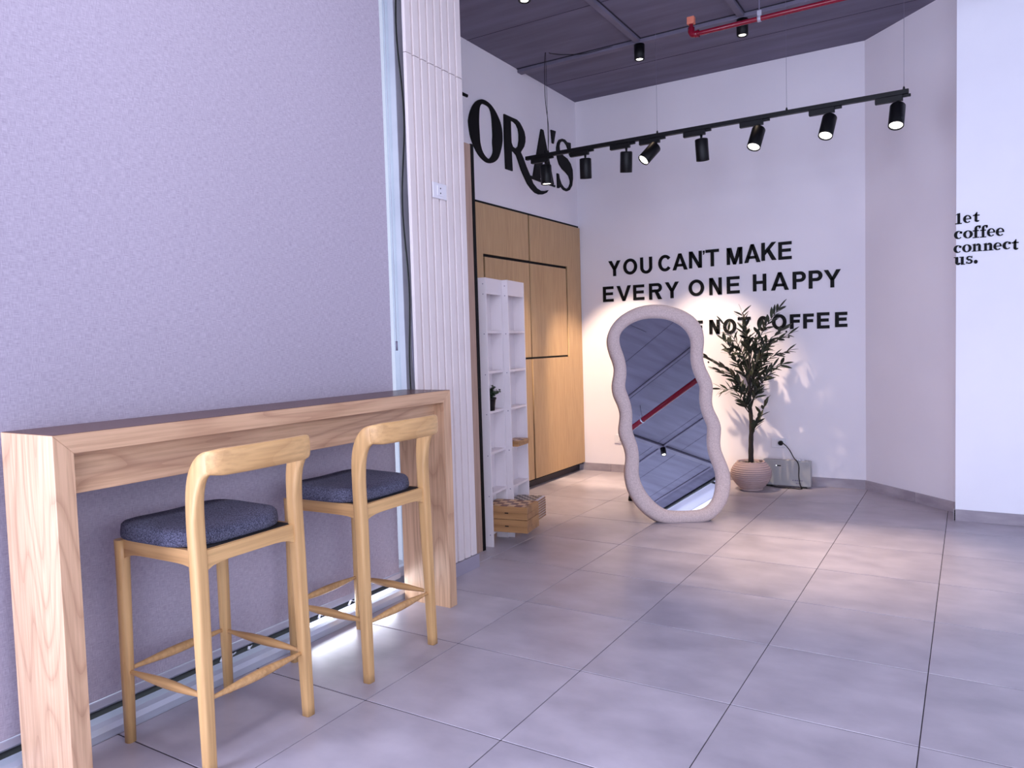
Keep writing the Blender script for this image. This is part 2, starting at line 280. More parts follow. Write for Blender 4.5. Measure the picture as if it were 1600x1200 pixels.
WL={"O":[[[2.9518,3.0698],[2.9625,3.117],[2.9853,3.1673],[3.0218,3.2174],[3.072,3.2621],[3.1289,3.291],[3.1785,3.3006],[3.2353,3.2978],[3.2923,3.283],[3.3493,3.2521],[3.392,3.2151],[3.4272,3.1718],[3.4472,3.1206],[3.4517,3.0657],[3.4475,3.0169],[3.4234,2.9508],[3.3736,2.8694],[3.2936,2.8186],[3.2055,2.8021],[3.1216,2.8212],[3.051,2.8643],[2.9931,2.9319],[2.9683,2.9841]],[[3.0985,3.0962],[3.1049,3.1737],[3.1146,3.2216],[3.1335,3.2491],[3.1624,3.264],[3.205,3.267],[3.2548,3.2601],[3.2822,3.2319],[3.2975,3.181],[3.3014,3.1194],[3.3046,3.0458],[3.2976,2.9856],[3.2982,2.9021],[3.2394,2.8401],[3.186,2.8449],[3.1352,2.8811],[3.1071,2.9442],[3.102,3.0016]]],"R":[[[3.4895,3.2622],[3.5398,3.2622],[3.6266,3.2625],[3.6991,3.2632],[3.7474,3.2496],[3.7872,3.2213],[3.8229,3.1875],[3.8397,3.1409],[3.8348,3.0978],[3.8124,3.0546],[3.7513,2.9939],[3.7965,2.9493],[3.8426,2.8889],[3.9094,2.8166],[3.9605,2.7562],[4.0294,2.7241],[4.1007,2.7132],[4.1745,2.7229],[4.2502,2.7436],[4.211,2.7127],[4.1357,2.6859],[4.0625,2.6748],[3.9914,2.679],[3.9227,2.7027],[3.8559,2.7391],[3.8001,2.7927],[3.7529,2.8431],[3.7144,2.9026],[3.6769,2.9533],[3.6297,2.9753],[3.5955,2.9723],[3.6042,2.8045],[3.493,2.8041],[3.4845,3.0583]],[[3.5946,3.2306],[3.6409,3.2332],[3.6885,3.2196],[3.7194,3.1895],[3.7318,3.1467],[3.7304,3.0926],[3.711,3.0389],[3.686,3.0195],[3.6563,3.0085],[3.6192,3.0152],[3.5974,3.0439],[3.5956,3.0679]]],"A":[[[4.1358,3.2809],[4.1783,3.2802],[4.1956,3.1074],[4.0923,2.8177],[3.9594,2.8153],[4.0379,3.0253]],[[4.1783,3.2802],[4.3611,2.813],[4.2884,2.809],[4.1908,3.1166]],[[3.9171,2.8205],[4.1795,2.8143],[4.1783,2.792],[3.9127,2.7964]],[[4.2387,2.806],[4.3834,2.8087],[4.3825,2.7917],[4.238,2.793]],[[4.1232,2.9554],[4.2967,2.9614],[4.3015,2.9466],[4.1202,2.9396]]],"ap":[[[4.3296,3.3174],[4.4231,3.3241],[4.3766,3.1972],[4.3486,3.1982]]],"S":[[[4.7017,3.2754],[4.6592,3.2709],[4.6123,3.2853],[4.5532,3.2824],[4.4939,3.2602],[4.4574,3.2234],[4.4377,3.1771],[4.4348,3.1238],[4.4492,3.0738],[4.4811,3.0267],[4.5375,2.9943],[4.6189,2.9712],[4.6778,2.9489],[4.706,2.91],[4.7108,2.9162],[4.7087,2.8784],[4.6806,2.8411],[4.6273,2.8116],[4.5665,2.8182],[4.5175,2.8426],[4.4803,2.8913],[4.4676,2.9302],[4.4332,2.931],[4.4355,2.7928],[4.4702,2.7961],[4.4962,2.8185],[4.555,2.7934],[4.6262,2.7905],[4.6894,2.812],[4.7447,2.8654],[4.7678,2.94],[4.7637,3.0194],[4.7246,3.0733],[4.654,3.1113],[4.5731,3.1235],[4.5222,3.141],[4.4981,3.1682],[4.4929,3.199],[4.5099,3.2344],[4.552,3.2592],[4.5991,3.261],[4.6456,3.2411],[4.6852,3.1949],[4.7131,3.1504],[4.7378,3.1563],[4.7347,3.2785]]],"T":[[[2.8283,3.2821],[2.9531,3.2812],[2.9473,3.26],[2.827,3.2599]]]}
# ------------------------------------------------------------------ setting
H = 3.71
floor = tag(box('floor', GROUT, (-1.8, 5.6, -5.6, 5.4, -.12, -.0025)), kind='structure')
tb = MB().box(.0018, .5982, .003, .597, -.012, 0).mesh('floor_tile', .0010, 1); tb.materials.append(TILE)
for i in range(-3, 9):
    for j in range(-9, 9):
        t = link('floor_tile', tb, floor); t.location = (i*.6, j*.6, 0)
ceiling = tag(box('ceiling', CEIL, (-1.8, 5.6, -5.6, 5.4, H, H+.2)), kind='structure')
wall_back = tag(box('wall_back', WHITE, (-1.7, 1.3, 4.873, 5.1, 0, H)), kind='structure')
wl_ = MB(); wl_.box(-1.7, -1.457, 1.6, 4.88, 2.479, H); wl_.box(-1.7, -1.457, 1.6, 1.979, 0, 2.479); wl_.box(-1.62, -.86, 1.50, 1.60, 0, H); wl_.box(-1.7, -1.62, 1.979, 4.88, 0, 2.479)
wall_left = tag(wl_.obj('wall_left', WHITE), kind='structure')
# left pier behind the cladding
wall_pier = tag(box('wall_pier', noise_mat('rough_plaster', hexc(70, 60, 64), hexc(150, 124, 118), (7, 7, 3), .9, .6), (-.86, -.715, 1.345, 1.60, 0, H)), kind='structure')
# angled wall
m = MB(); m.prism([(1.18, 4.880), (1.862, 4.205), (2.4, 4.7), (1.6, 5.3)], lambda a, b: (a, b, 0), lambda a, b: (a, b, H))
wall_angle = tag(m.obj('wall_angle', WHITE), kind='structure')
wall_right = tag(box('wall_right', WHITE2, (1.85, 5.5, 3.965, 4.35, 0, H)), kind='structure')
wall_east = MB()
wall_east.box(5.45, 5.6, -5.3, -3.3, 0, H); wall_east.box(5.45, 5.6, 1.3, 4.2, 0, H)
wall_east.box(5.45, 5.6, -3.3, 1.3, 0, .35); wall_east.box(5.45, 5.6, -3.3, 1.3, 3.45, H)
wall_east = tag(wall_east.obj('wall_east', WHITE2), kind='structure')
wf = MB(); wf.box(-.95, 1.2, -5.45, -5.25, 0, H); wf.box(5.3, 5.6, -5.45, -5.25, 0, H); wf.box(1.2, 5.3, -5.45, -5.25, 3.35, H)
tag(wf.obj('wall_front', WHITE), kind='structure')
# window wall on the left: frame, panes
ww = MB(); ww.box(-.95, -.80, -5.4, -4.6, 0, H); ww.box(-.95, -.80, -4.6, 1.40, 3.5, H)
tag(ww.obj('wall_window', WHITE), kind='structure')
def window(name, parts, panes):
    b = box(name, ALU, parts[0]); tag(b, kind='structure')
    for p in parts[1:]: box('window_frame', ALU, p, b, .003)
    for p in panes: box('window_pane', GLASS, p, b)
    return b
w1 = window('window_1', [(-.84, -.76, -4.6, 1.31, 0, .05), (-.84, -.76, -4.6, 1.31, 3.44, 3.5), (-.84, -.76, 1.235, 1.31, .05, 3.44),
        (-.84, -.76, -1.30, -1.22, .05, 3.44), (-.84, -.76, -2.95, -2.88, .05, 3.44), (-.84, -.76, -4.6, -4.53, .05, 3.44), (-.735, -.700, -1.2, 1.23, .075, .126)],
       [(-.806, -.798, -1.22, 1.235, .05, 3.44), (-.806, -.798, -2.88, -1.30, .05, 3.44), (-.806, -.798, -4.53, -2.95, .05, 3.44)])
tag(box('trim_1', GREYM, (-.83, -.77, 1.312, 1.345, 0, 3.5), None, .002), kind='structure')
# rounded aluminium sill on the floor under the blind
sill = MB(); prof = [(-.72, 0), (-.60, 0), (-.598, .028), (-.606, .046), (-.625, .055), (-.668, .058), (-.668, .03), (-.72, .03)]
sill.prism(prof, lambda a, b: (a, -1.2, b), lambda a, b: (a, 1.02, b))
SILLM = base('anodised_sill', hexc(196, 200, 214), .32, .35)[0]
tag(sill.obj('trim_2', SILLM), kind='structure')
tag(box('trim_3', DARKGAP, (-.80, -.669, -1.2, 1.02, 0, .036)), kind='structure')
for y, l in ((-.53, .014), (-.12, .03), (-.07, .02), (.02, .015), (.42, .03), (.62, .05)):   # shreds of protective film left on the sill edge
    fm = MB(); fm.sweep([(-.672, y, .058), (-.676, y+l*.4, .066+l*.2), (-.684, y+l, .060), (-.678, y+l*1.5, .068)], [(.0015, .006)]*4, 6)
    tag(fm.obj('film_scrap', PLAST), 'shred of clear film on the aluminium sill '+{-.53: 'beside the near table leg', -.12: 'behind the nearest stool', -.07: 'just right of centre of the nearest stool', .02: 'between the two stools', .42: 'behind the far stool', .62: 'beside the far table leg'}[y], 'film scrap', 'film shreds on the sill')
window('window_2', [(5.45, 5.55, -3.3, 1.3, .35, .42), (5.45, 5.55, -3.3, 1.3, 3.38, 3.45), (5.45, 5.55, -3.3, -3.22, .42, 3.38), (5.45, 5.55, 1.22, 1.3, .42, 3.38), (5.45, 5.55, -1.04, -.96, .42, 3.38)],
       [(5.5, 5.508, -3.22, -1.04, .42, 3.38), (5.5, 5.508, -.96, 1.22, .42, 3.38)])
window('window_3', [(1.2, 5.3, -5.4, -5.3, 0, .08), (1.2, 5.3, -5.4, -5.3, 3.27, 3.35), (1.2, 1.28, -5.4, -5.3, .08, 3.27), (5.22, 5.3, -5.4, -5.3, .08, 3.27), (3.2, 3.28, -5.4, -5.3, .08, 3.27)],
       [(1.28, 3.2, -5.354, -5.346, .08, 3.27), (3.28, 5.22, -5.354, -5.346, .08, 3.27)])
# skirting tiles
def skirt(name, a, b, nrm, first, h=.078, th=.011):
    a = Vector((a[0], a[1], 0)); b = Vector((b[0], b[1], 0)); L = (b-a).length; d = (b-a)/L; n = Vector((nrm[0], nrm[1], 0)).normalized()
    root = None; s = 0; e = first
    while s < L-1e-4:
        e = min(e, L); mb = MB(); q = [(s+.0012, 0), (e-.0012, 0), (e-.0012, h+random.uniform(-.001, .001)), (s+.0012, h)]
        mb.prism(q, lambda u, v: a+d*u+Vector((0, 0, v)), lambda u, v: a+d*u+n*th+Vector((0, 0, v)))
        if root is None:
            root = tag(box(name, GROUT, (0, .001, 0, .001, 0, .001)), kind='structure')
            bb = MB(); bb.prism([(0, 0), (L, 0), (L, h-.004), (0, h-.004)], lambda u, v: a+d*u+Vector((0, 0, v)), lambda u, v: a+d*u+n*(th-.004)+Vector((0, 0, v)))
            root.data = bb.mesh(name); root.data.materials.append(GROUT)
        mb.obj('skirting_tile', SKIRT, root)
        s = e; e = s+.6
skirt('baseboard_back', (-1.495, 4.873), (1.187, 4.873), (0, -1), .348)
skirt('baseboard_angle', (1.187, 4.873), (1.853, 4.214), (-.7, -.72), .555)
skirt('baseboard_side', (1.853, 4.214), (1.85, 3.954), (-1, 0), .3)
skirt('baseboard_right', (1.839, 3.965), (5.4, 3.965), (0, -1), .6)
# conduits on the ceiling
EDGE_SHADE = base('conduit_edge_shade', hexc(36, 32, 44), .9)[0]
def conduit(name, b):
    box(name, CEIL2, b, ceiling, .006)
    x0, x1, y0, y1, z0, z1 = b
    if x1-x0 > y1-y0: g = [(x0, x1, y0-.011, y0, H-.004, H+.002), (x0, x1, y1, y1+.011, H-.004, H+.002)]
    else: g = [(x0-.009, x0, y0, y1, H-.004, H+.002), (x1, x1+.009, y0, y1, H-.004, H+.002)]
    for q in g: box('conduit_shade_strip', EDGE_SHADE, q, ceiling)  # dark strips paint the shadow line along both conduit edges
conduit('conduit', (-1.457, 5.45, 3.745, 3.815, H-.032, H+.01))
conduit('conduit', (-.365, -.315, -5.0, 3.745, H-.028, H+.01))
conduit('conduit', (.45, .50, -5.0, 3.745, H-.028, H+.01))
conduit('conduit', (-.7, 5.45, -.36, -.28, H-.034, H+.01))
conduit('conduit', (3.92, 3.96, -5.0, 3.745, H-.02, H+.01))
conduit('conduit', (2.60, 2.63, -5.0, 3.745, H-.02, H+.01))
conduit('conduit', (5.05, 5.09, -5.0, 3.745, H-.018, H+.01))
FAINT = base('shutter_board_joint', hexc(54, 49, 64), .9)[0]
for k in range(15):   # shutter-board joints left in the concrete
    y = -4.9+k*.66+random.uniform(-.12, .12); box('board_joint', FAINT, (-1.5, 1.9, y, y+.004, H-.002, H+.001), ceiling)
for k in range(6):
    x = 2.05+k*.58+random.uniform(-.1, .1); box('board_joint', FAINT, (x, x+.004, -5.2, 3.9, H-.002, H+.001), ceiling)
# ------------------------------------------------------------------ ribbed cladding panel
clad = thing('ribbed_wall_panel', 'tall white ribbed cladding panel on the pillar beside the blind', 'wall panel', (-.58, 1.33, 0))
def loc(b, o): return (b[0]-o[0], b[1]-o[0]*0-o[1], 0)
def sub(b, o): return (b[0]-o[0], b[1]-o[0], b[2]-o[1], b[3]-o[1], b[4]-o[2], b[5]-o[2])
CO = (-.58, 1.33, 0)
box('backing_board', WPANEL, sub((-.60, -.575, 1.13, 1.60, .0, H-.002), CO), clad)
n = 8; pw = (1.598-1.078)/n
for k in range(n):
    y0 = 1.078+k*pw
    for z0, z1 in ((.082, 2.838), (2.842, H-.004)):
        mb = MB(); prof = [(-.5755, y0+.0005), (-.5755, y0+pw-.0005), (-.571, y0+pw-.0012), (-.571, y0+pw-.014), (-.5585, y0+pw-.017), (-.5585, y0+.0035), (-.563, y0+.0005)]
        mb.prism([(a-CO[0], b-CO[1]) for a, b in prof], lambda a, b: (a, b, z0), lambda a, b: (a, b, z1))
        mb.obj('slat', WPANEL, clad)
MB().box(*sub((-.574, -.553, 1.072, 1.599, 0, .078), CO)).obj('kick_plate', base('brushed_kick', hexc(178, 172, 188), .35, .5)[0], clad, .001)
# loose cables in the gap
for k in range(5):
    P = []; ph = random.uniform(0, 6)
    for q in range(24):
        z = .3+q*.145; P.append((-.700+.019*k+.006*math.sin(z*5+ph), 1.20+.022*k+.014*math.sin(z*7+ph*2), z))
    c = MB().tube(spline(P, 3, False), .0045, 6).obj('cable', [BLACKM, GREYM, BLACKM, PLAST, BLACKM][k])
    tag(c, ['thin black cable nearest the window in the gap', 'grey cable hanging loose in the gap beside the pillar', 'black cable looping in the middle of the gap', 'white cable hanging in the gap beside the ribbed panel', 'black cable hugging the edge of the ribbed panel'][k], 'cable', 'loose cables in the pillar gap')
# socket on the cladding
def outlet(name, o, nx, ny, w_, h_, label, holes):
    """plate centred at o, facing (nx,ny)"""
    r = thing(name, label, 'socket', o, math.atan2(ny, nx))
    MB().box(0, .009, -w_/2, w_/2, -h_/2, h_/2).obj('cover_plate', PLAST, r, .003)
    MB().box(.008, .012, -w_*.2, w_*.2, -h_*.33, h_*.33).obj('socket_insert', PLAST, r, .001)
    for hy, hz in holes:
        mb = MB(); mb.tube([(.011, hy, hz), (.0132, hy, hz)], .0042, 10); mb.obj('socket_hole', DARKGAP, r)
    return r
outlet('wall_socket', (-.559, 1.325, 2.165), 1, 0, .125, .085, 'white socket plate high on the ribbed cladding panel', [(.0, .013), (.0, -.013)])
# wood strip panel behind the cladding
sp = thing('wood_side_panel', 'tall narrow wood panel with black edge beside the white shelf', 'wood panel', (-.74, 1.74, 0))
SO = (-.74, 1.74, 0)
box('board', LAMP_, sub((-.758, -.72, 1.605, 1.885, 0, 2.56), SO), sp, .001)
box('edge_strip', BLACK, sub((-.758, -.716, 1.886, 1.915, 0, 2.565), SO), sp, .001)
# ------------------------------------------------------------------ roller blind
bl = thing('roller_blind', 'large lilac grey woven roller blind behind the wooden bar table', 'blind', (-.65, -.03, 3.6))
mb = MB(); ny, nz = 60, 60; vs = []; fs = []
for i in range(ny+1):
    for j in range(nz+1):
        y = -1.05+2.035*i/ny; z = .125+(3.50-.125)*j/nz
        lo = max(0, 1-z/1.2)
        x = .004*math.sin(y*5+z*1.3)+.010*lo*math.exp(-((y-.55-(z*.35))/.16)**2)-.008*lo*math.exp(-((y-.15-z*.3)/.2)**2)
        vs.append((x, y+.03, z-3.6))
for i in range(ny):
    for j in range(nz):
        a = i*(nz+1)+j; fs.append((a, a+nz+1, a+nz+2, a+1))
mb.add(vs, fs, True); mb.obj('blind_cloth', BLIND, bl)
MB().box(-.007, .007, -1.02, 1.015, -3.505, -3.477).obj('hem_bar', ALU, bl, .003)
MB().tube([(-.01, -1.04, -.04), (-.01, 1.03, -.04)], .035, 16).obj('roller_tube', ALU, bl)
MB().tube([(.012, 1.045, -.1), (.012, 1.045, -2.25)], .0016, 5).obj('pull_chain', ALU, bl)
MB().tube([(.012, 1.045, -2.25), (.012, 1.045, -2.30)], .006, 8).obj('chain_weight', GREYM, bl)
# ------------------------------------------------------------------ bar table
TX0, TX1, TY0, TY1, TH, TT = -.585, -.292, -.915, 1.002, 1.096, .058
TO = ((TX0+TX1)/2, .04, 0)
tbl = thing('bar_table', 'long narrow light oak bar table with slab legs against the blind', 'table', TO)
def part_tt(name, poly, mat, parent, x0, x1, bev=.0012):
    mb = MB(); mb.prism([(a-TO[1], b) for a, b in poly], lambda a, b: (x0-TO[0], a, b), lambda a, b: (x1-TO[0], a, b)); return mb.obj(name, mat, parent, bev)
part_tt('tabletop', [(TY0+.0005, TH), (TY1-.0005, TH), (TY1-TT, TH-TT), (TY0+TT, TH-TT)], OAKY, tbl, TX0, TX1)
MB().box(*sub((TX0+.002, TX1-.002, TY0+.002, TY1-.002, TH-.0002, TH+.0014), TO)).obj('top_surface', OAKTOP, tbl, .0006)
part_tt('leg_slab', [(TY0, 0), (TY0+TT, 0), (TY0+TT, TH-TT), (TY0, TH)], OAKZ, tbl, TX0, TX1)
part_tt('leg_slab', [(TY1-TT, 0), (TY1, 0), (TY1, TH), (TY1-TT, TH-TT)], OAKZ, tbl, TX0, TX1)
box('apron', OAKY, sub((-.372, -.352, TY0+TT, TY1-TT, TH-TT-.128, TH-TT), TO), tbl, .001)
box('apron', OAKY, sub((-.565, -.545, TY0+TT, TY1-TT, TH-TT-.128, TH-TT), TO), tbl, .001)
# ------------------------------------------------------------------ bar stools
def make_stool(label):
    st = thing('bar_stool', label, 'stool', (0, 0, 0), 0, 'bar stools at the oak table')
    for s in (-1, 1):
        y = .205*s
        P = spline([(.212, y*1.03, 0), (.206, y*1.015, .30), (.200, y, .62), (.196, y, .76), (.197, y, .85), (.204, y, .905), (.222, y, .950), (.248, y*.99, .977), (.270, y*.95, .985), (.285, y*.86, .986)], 5, False)
        k = len(P); hw = []
        for q in P:
            z = q.z
            a = .0185+.0045*min(1, z/.6)
            g = max(0, min(1, (z-.80)/.175)); hw.append((a*(1-g)+.0125*g, a*(1-g)+.0365*g))
        MB().sweep(P, hw, 16, 4.2, True, False, side=(0, 1, 0)).obj('back_post', ASHZ, st)
        y = .2*s
        P = [(-.205, y*1.02, 0), (-.203, y*1.01, .25), (-.2, y, .5), (-.2, y*.99, .64), (-.2, y*.99, .70)]
        MB().sweep(P, [(.0165, .0165), (.0195, .0195), (.0205, .0205), (.0215, .0215), (.0225, .023)], 16, 2.6, True, False, side=(0, 1, 0)).obj('front_leg', ASHZ, st)
    # backrest rail
    P = spline([(.262, -.204, .984), (.280, -.190, .985), (.296, -.160, .986), (.310, -.09, .987), (.316, 0, .988), (.310, .09, .987), (.296, .160, .986), (.280, .190, .985), (.262, .204, .984)], 5, False)
    k = len(P); hw = []
    for i, q in enumerate(P):
        e = min(i, k-1-i); hw.append((.0355+.0065*min(1, e/9), .012+.002*min(1, e/6)))
    MB().sweep(P, hw, 20, 3.6, True, False, side=(0, 0, 1)).obj('backrest', ASHY, st)
    # aprons with an arched underside
    def apron(ax, c, a0, a1, mat, z1=.703):
        mb = MB(); top = [(a0+(a1-a0)*i/12, z1) for i in range(13)]
        bot = [(a0+(a1-a0)*i/12, z1-.047-.022*(abs(i-6)/6)**6) for i in range(13)][::-1]
        poly = top+bot
        if ax == 'y': f = lambda o: (lambda a, b: (c+o, a, b))
        else: f = lambda o: (lambda a, b: (a, c+o, b))
        mb.prism(poly, f(-.009), f(.009)); mb.obj('apron', mat, st, .001, 1)
    MB().box(-.192, .188, -.19, .19, .688, .7035).obj('seat_board', DARKGAP, st)
    apron('y', .2, -.19, .19, ASHY); apron('y', -.2, -.19, .19, ASHY)
    apron('x', -.197, -.19, .19, ASHX); apron('x', .197, -.19, .19, ASHX)
    # spindle stretchers
    def stretch(a, b):
        a = Vector(a); b = Vector(b); P = [a+(b-a)*t for t in [i/14 for i in range(15)]]
        rr = [(.0065+.0105*math.sin(PI*i/14)**1.5, .006+.009*math.sin(PI*i/14)**1.5) for i in range(15)]
        MB().sweep(P, rr, 10, 2.0, True, False, side=(0, 0, 1)).obj('stretcher', ASHX, st)
    z = .245
    stretch((-.203, -.2, z), (.207, -.2, z-.006)); stretch((-.203, .2, z), (.207, .2, z-.006))
    stretch((-.203, -.2, z+.006), (-.203, .2, z+.006)); stretch((.207, -.2, z-.012), (.207, .2, z-.012))
    # cushion
    mb = MB(); N = 56; rings = [(.95, .704), (.985, .706), (1.0, .714), (1.0, .726), (.985, .738), (.95, .747), (.88, .753), (.7, .758), (.4, .760), (.12, .760)]
    vs = []; fs = []
    for s, z in rings:
        for j in range(N):
            th = 2*PI*j/N; c, d = math.cos(th), math.sin(th)
            e = 4.2; X = math.copysign(abs(c)**(2/e), c)*.214*s-.036; Y = math.copysign(abs(d)**(2/e), d)*.222*s
            dz = (.012*(abs(Y)/.2)**2 - .004 + .006*max(0, -X)/.2)*(1 if z > .73 else 0)
            if X > .06: Y *= 1-.17*((X-.06)/.12)**1.6
            if z < .71: dz = .006*(X < -.2)
            vs.append((X, Y, z+dz))
    for i in range(len(rings)-1):
        for j in range(N): fs.append((i*N+j, i*N+(j+1) % N, (i+1)*N+(j+1) % N, (i+1)*N+j))
    fs.append(tuple(range(N))[::-1]); fs.append(tuple((len(rings)-1)*N+j for j in range(N)))
    mb.add(vs, fs, True); mb.obj('seat_cushion', FABRIC, st)
    return st
st1 = make_stool('ash bar stool with dark blue grey seat nearest the camera, left of the pair')
st1.location = (-.315, -.398, 0); st1.rotation_euler = (0, 0, math.radians(1.5))
dup(st1, (-.308, .330, 0), math.radians(1), 'ash bar stool with dark blue grey seat by the far table leg')
# ------------------------------------------------------------------ cabinet
CB = (-1.47, 3.6, 0)
cab = thing('wall_cabinet', 'tall built in wood laminate cabinet with black shadow gaps in the corner', 'cabinet', CB)
box('carcass', BLACK, sub((-1.60, -1.4525, 1.98, 4.868, .07, 2.478), CB), cab)
box('plinth', base('dark_plinth', hexc(48, 42, 50), .5)[0], sub((-1.60, -1.50, 1.98, 4.868, 0, .07), CB), cab)
def door(name, loops, x1=-1.434):
    return fill_poly(name, [[(a-CB[1], b) for a, b in L] for L in loops], LAM, lambda a, b: (x1-.018-CB[0], a, b), (.018, 0, 0), cab)
door('door', [[(3.848, .085), (4.862, .085), (4.862, 2.455), (3.848, 2.455), (3.848, 2.052), (4.570, 2.052), (4.570, 1.172), (3.848, 1.172)]])
door('door', [[(3.820, .085), (2.0, .085), (2.0, 2.455), (3.820, 2.455), (3.820, 2.052), (3.080, 2.052), (3.080, 1.172), (3.820, 1.172)]])
door('hatch', [[(3.843, 1.19), (4.543, 1.19), (4.543, 2.028), (3.843, 2.028)]], -1.436)
door('hatch', [[(3.825, 1.19), (3.108, 1.19), (3.108, 2.028), (3.825, 2.028)]], -1.436)
# ------------------------------------------------------------------ white shelf towers
D = Vector((-.17, .985, 0)).normalized(); O = Vector((D.y, -D.x, 0)); P1 = Vector((-.708, 1.992, 0))
ANG = math.atan2(D.y, D.x)-PI/2     # local y = D, local x = O
def tower(label, s, o, wid):
    l = P1+D*s+O*o
    t = thing('shelf_tower', label, 'shelf', l, ANG, 'narrow white shelf towers')
    d, th, Ht = .083, .014, 1.745
    box('side_panel', SHELFW, (-d, 0, 0, th, 0, Ht), t, .0006)
    box('side_panel', SHELFW, (-d, 0, wid-th, wid, 0, Ht), t, .0006)
    box('back_panel', SHELFW, (-d, -d+.004, th, wid-th, .08, Ht-.004), t)
    box('header', SHELFW, (-.016, -.002, th, wid-th, 1.642, Ht), t, .0006)
    zs = (1.405, 1.143, .885, .617, .352, .098)
    for z in zs: box('shelf_board', SHELFW, (-d+.004, -.001, th, wid-th, z-.016, z), t, .0006)
    for z in zs+(1.725, 1.66):
        sc = MB().tube([(-.02, -.0012, z-.02), (-.02, .0008, z-.02)], .0038, 8); sc.obj('screw', GREYM, t)
    return t
t1 = tower('narrow white open shelf tower holding the small black potted plant', 0, 0, .268)
t2 = tower('second narrow white shelf tower, stepped forward beside the cabinet', .272, .04, .315)
def loc_tower(s, o): return P1+D*s+O*o
# chess boxes: hinged wooden cases with a checkered lid
CH1 = checker_mat('walnut_maple_squares', hexc(206, 166, 122), hexc(112, 66, 50), 1/.05)
CH2 = checker_mat('black_white_squares', hexc(190, 176, 164), hexc(34, 26, 36), 1/.030)
BOXW = wood('chess_box_wood', hexc(178, 132, 86), hexc(118, 78, 50), 'X', .45, 4, 60, 1.2, .9)
CW, CD, CHH = .30, .222, .083
def chess_box(z, label):
    o = P1+O*.232+D*.02
    c = thing('chess_box', label, 'chess box', (o.x, o.y, z), ANG, 'folded wooden chess boxes')
    for z0, z1, nm in ((.0005, .0400, 'lower_tray'), (.0410, .0825, 'upper_tray')): box(nm, BOXW, (-CW, 0, 0, CD, z0, z1), c, .0015)
    box('clasp', BLACKM, (-.155, -.13, -.0012, .002, .037, .044), c)
    bd = MB().box(0, .05*5.4, 0, .05*4, 0, .0012).obj('playing_squares', CH1, c); bd.location = (-CW+.008, .011, .0828)
    return c
chess_box(.0985, 'lower of two wooden chess boxes on the bottom white shelf')
chess_box(.0985+CHH+.0025, 'upper wooden chess box with brown and tan squares on its lid')
# stack of thin boards
o = P1+D*.352+O*.178
for k in range(8):
    q = thing('chess_board', ['thin folding chess board, bottom of the stack on the white shelf', 'second thin chess board from the bottom of the stack', 'third thin chess board from the bottom of the stack', 'fourth thin chess board from the bottom of the stack', 'fifth thin chess board from the bottom of the stack', 'sixth thin chess board from the bottom of the stack', 'thin chess board just under the topmost black and white one', 'topmost thin chess board with black and white squares'][k], 'chess board', (o.x, o.y, .0985+k*.0175), ANG+random.uniform(-.008, .008), 'stack of thin chess boards')
    box('board', BOXW, (-.212, 0, 0, .19, .001, .0125), q, .001)
    box('felt_base', base('pale_felt', hexc(206, 196, 204), .8)[0] if k == 0 else bpy.data.materials['pale_felt'], (-.210, -.002, .002, .188, .0126, .0160), q)
    if k == 7:
        bd = MB().box(0, .03*6, 0, .03*6, 0, .001).obj('playing_squares', CH2, q); bd.location = (-.20, .006, .0161)
# folded board on tower two's shelf
o = P1+D*.30+O*.075
q = thing('small_board_game', 'small folded checkered board lying on the second shelf tower', 'board game', (o.x, o.y, .6175), ANG-.04)
box('case', BOXW, (-.105, 0, .0, .19, .0, .018), q, .001); box('case_lid', BOXW, (-.108, .003, .002, .194, .019, .036), q, .001)
bd = MB().box(0, .05*1.7, 0, .05*3.2, 0, .001).obj('playing_squares', CH1, q); bd.location = (-.09, .016, .0362)
o = P1+D*.315+O*.005
q = thing('wooden_figurine', 'tiny tan wooden trinket on the second shelf tower', 'trinket', (o.x, o.y, .8855))
m = MB(); m.lathe([(0, 0), (.014, 0), (.012, .008), (.006, .014), (.008, .022), (.004, .03), (0, .031)], (0, 0), 12); m.obj('turned_body', BOXW, q)
MB().sweep([(-.012, .006, .015), (0, .01, .022), (.014, .014, .018)], [(.004, .004)]*3, 8).obj('arm', BOXW, q)
o = P1+D*.03-O*.035
q = thing('dark_jar', 'small dark jar on the lower shelf of the first white tower', 'jar', (o.x+.005, o.y+.01, .3525))
m = MB(); m.lathe([(0, 0), (.016, 0), (.018, .006), (.018, .03), (.014, .036)], (0, 0), 16); m.obj('body', BLACKM, q)
m = MB(); m.lathe([(.0, .036), (.015, .036), (.015, .044), (0, .045)], (0, 0), 16); m.obj('lid', GREYM, q)
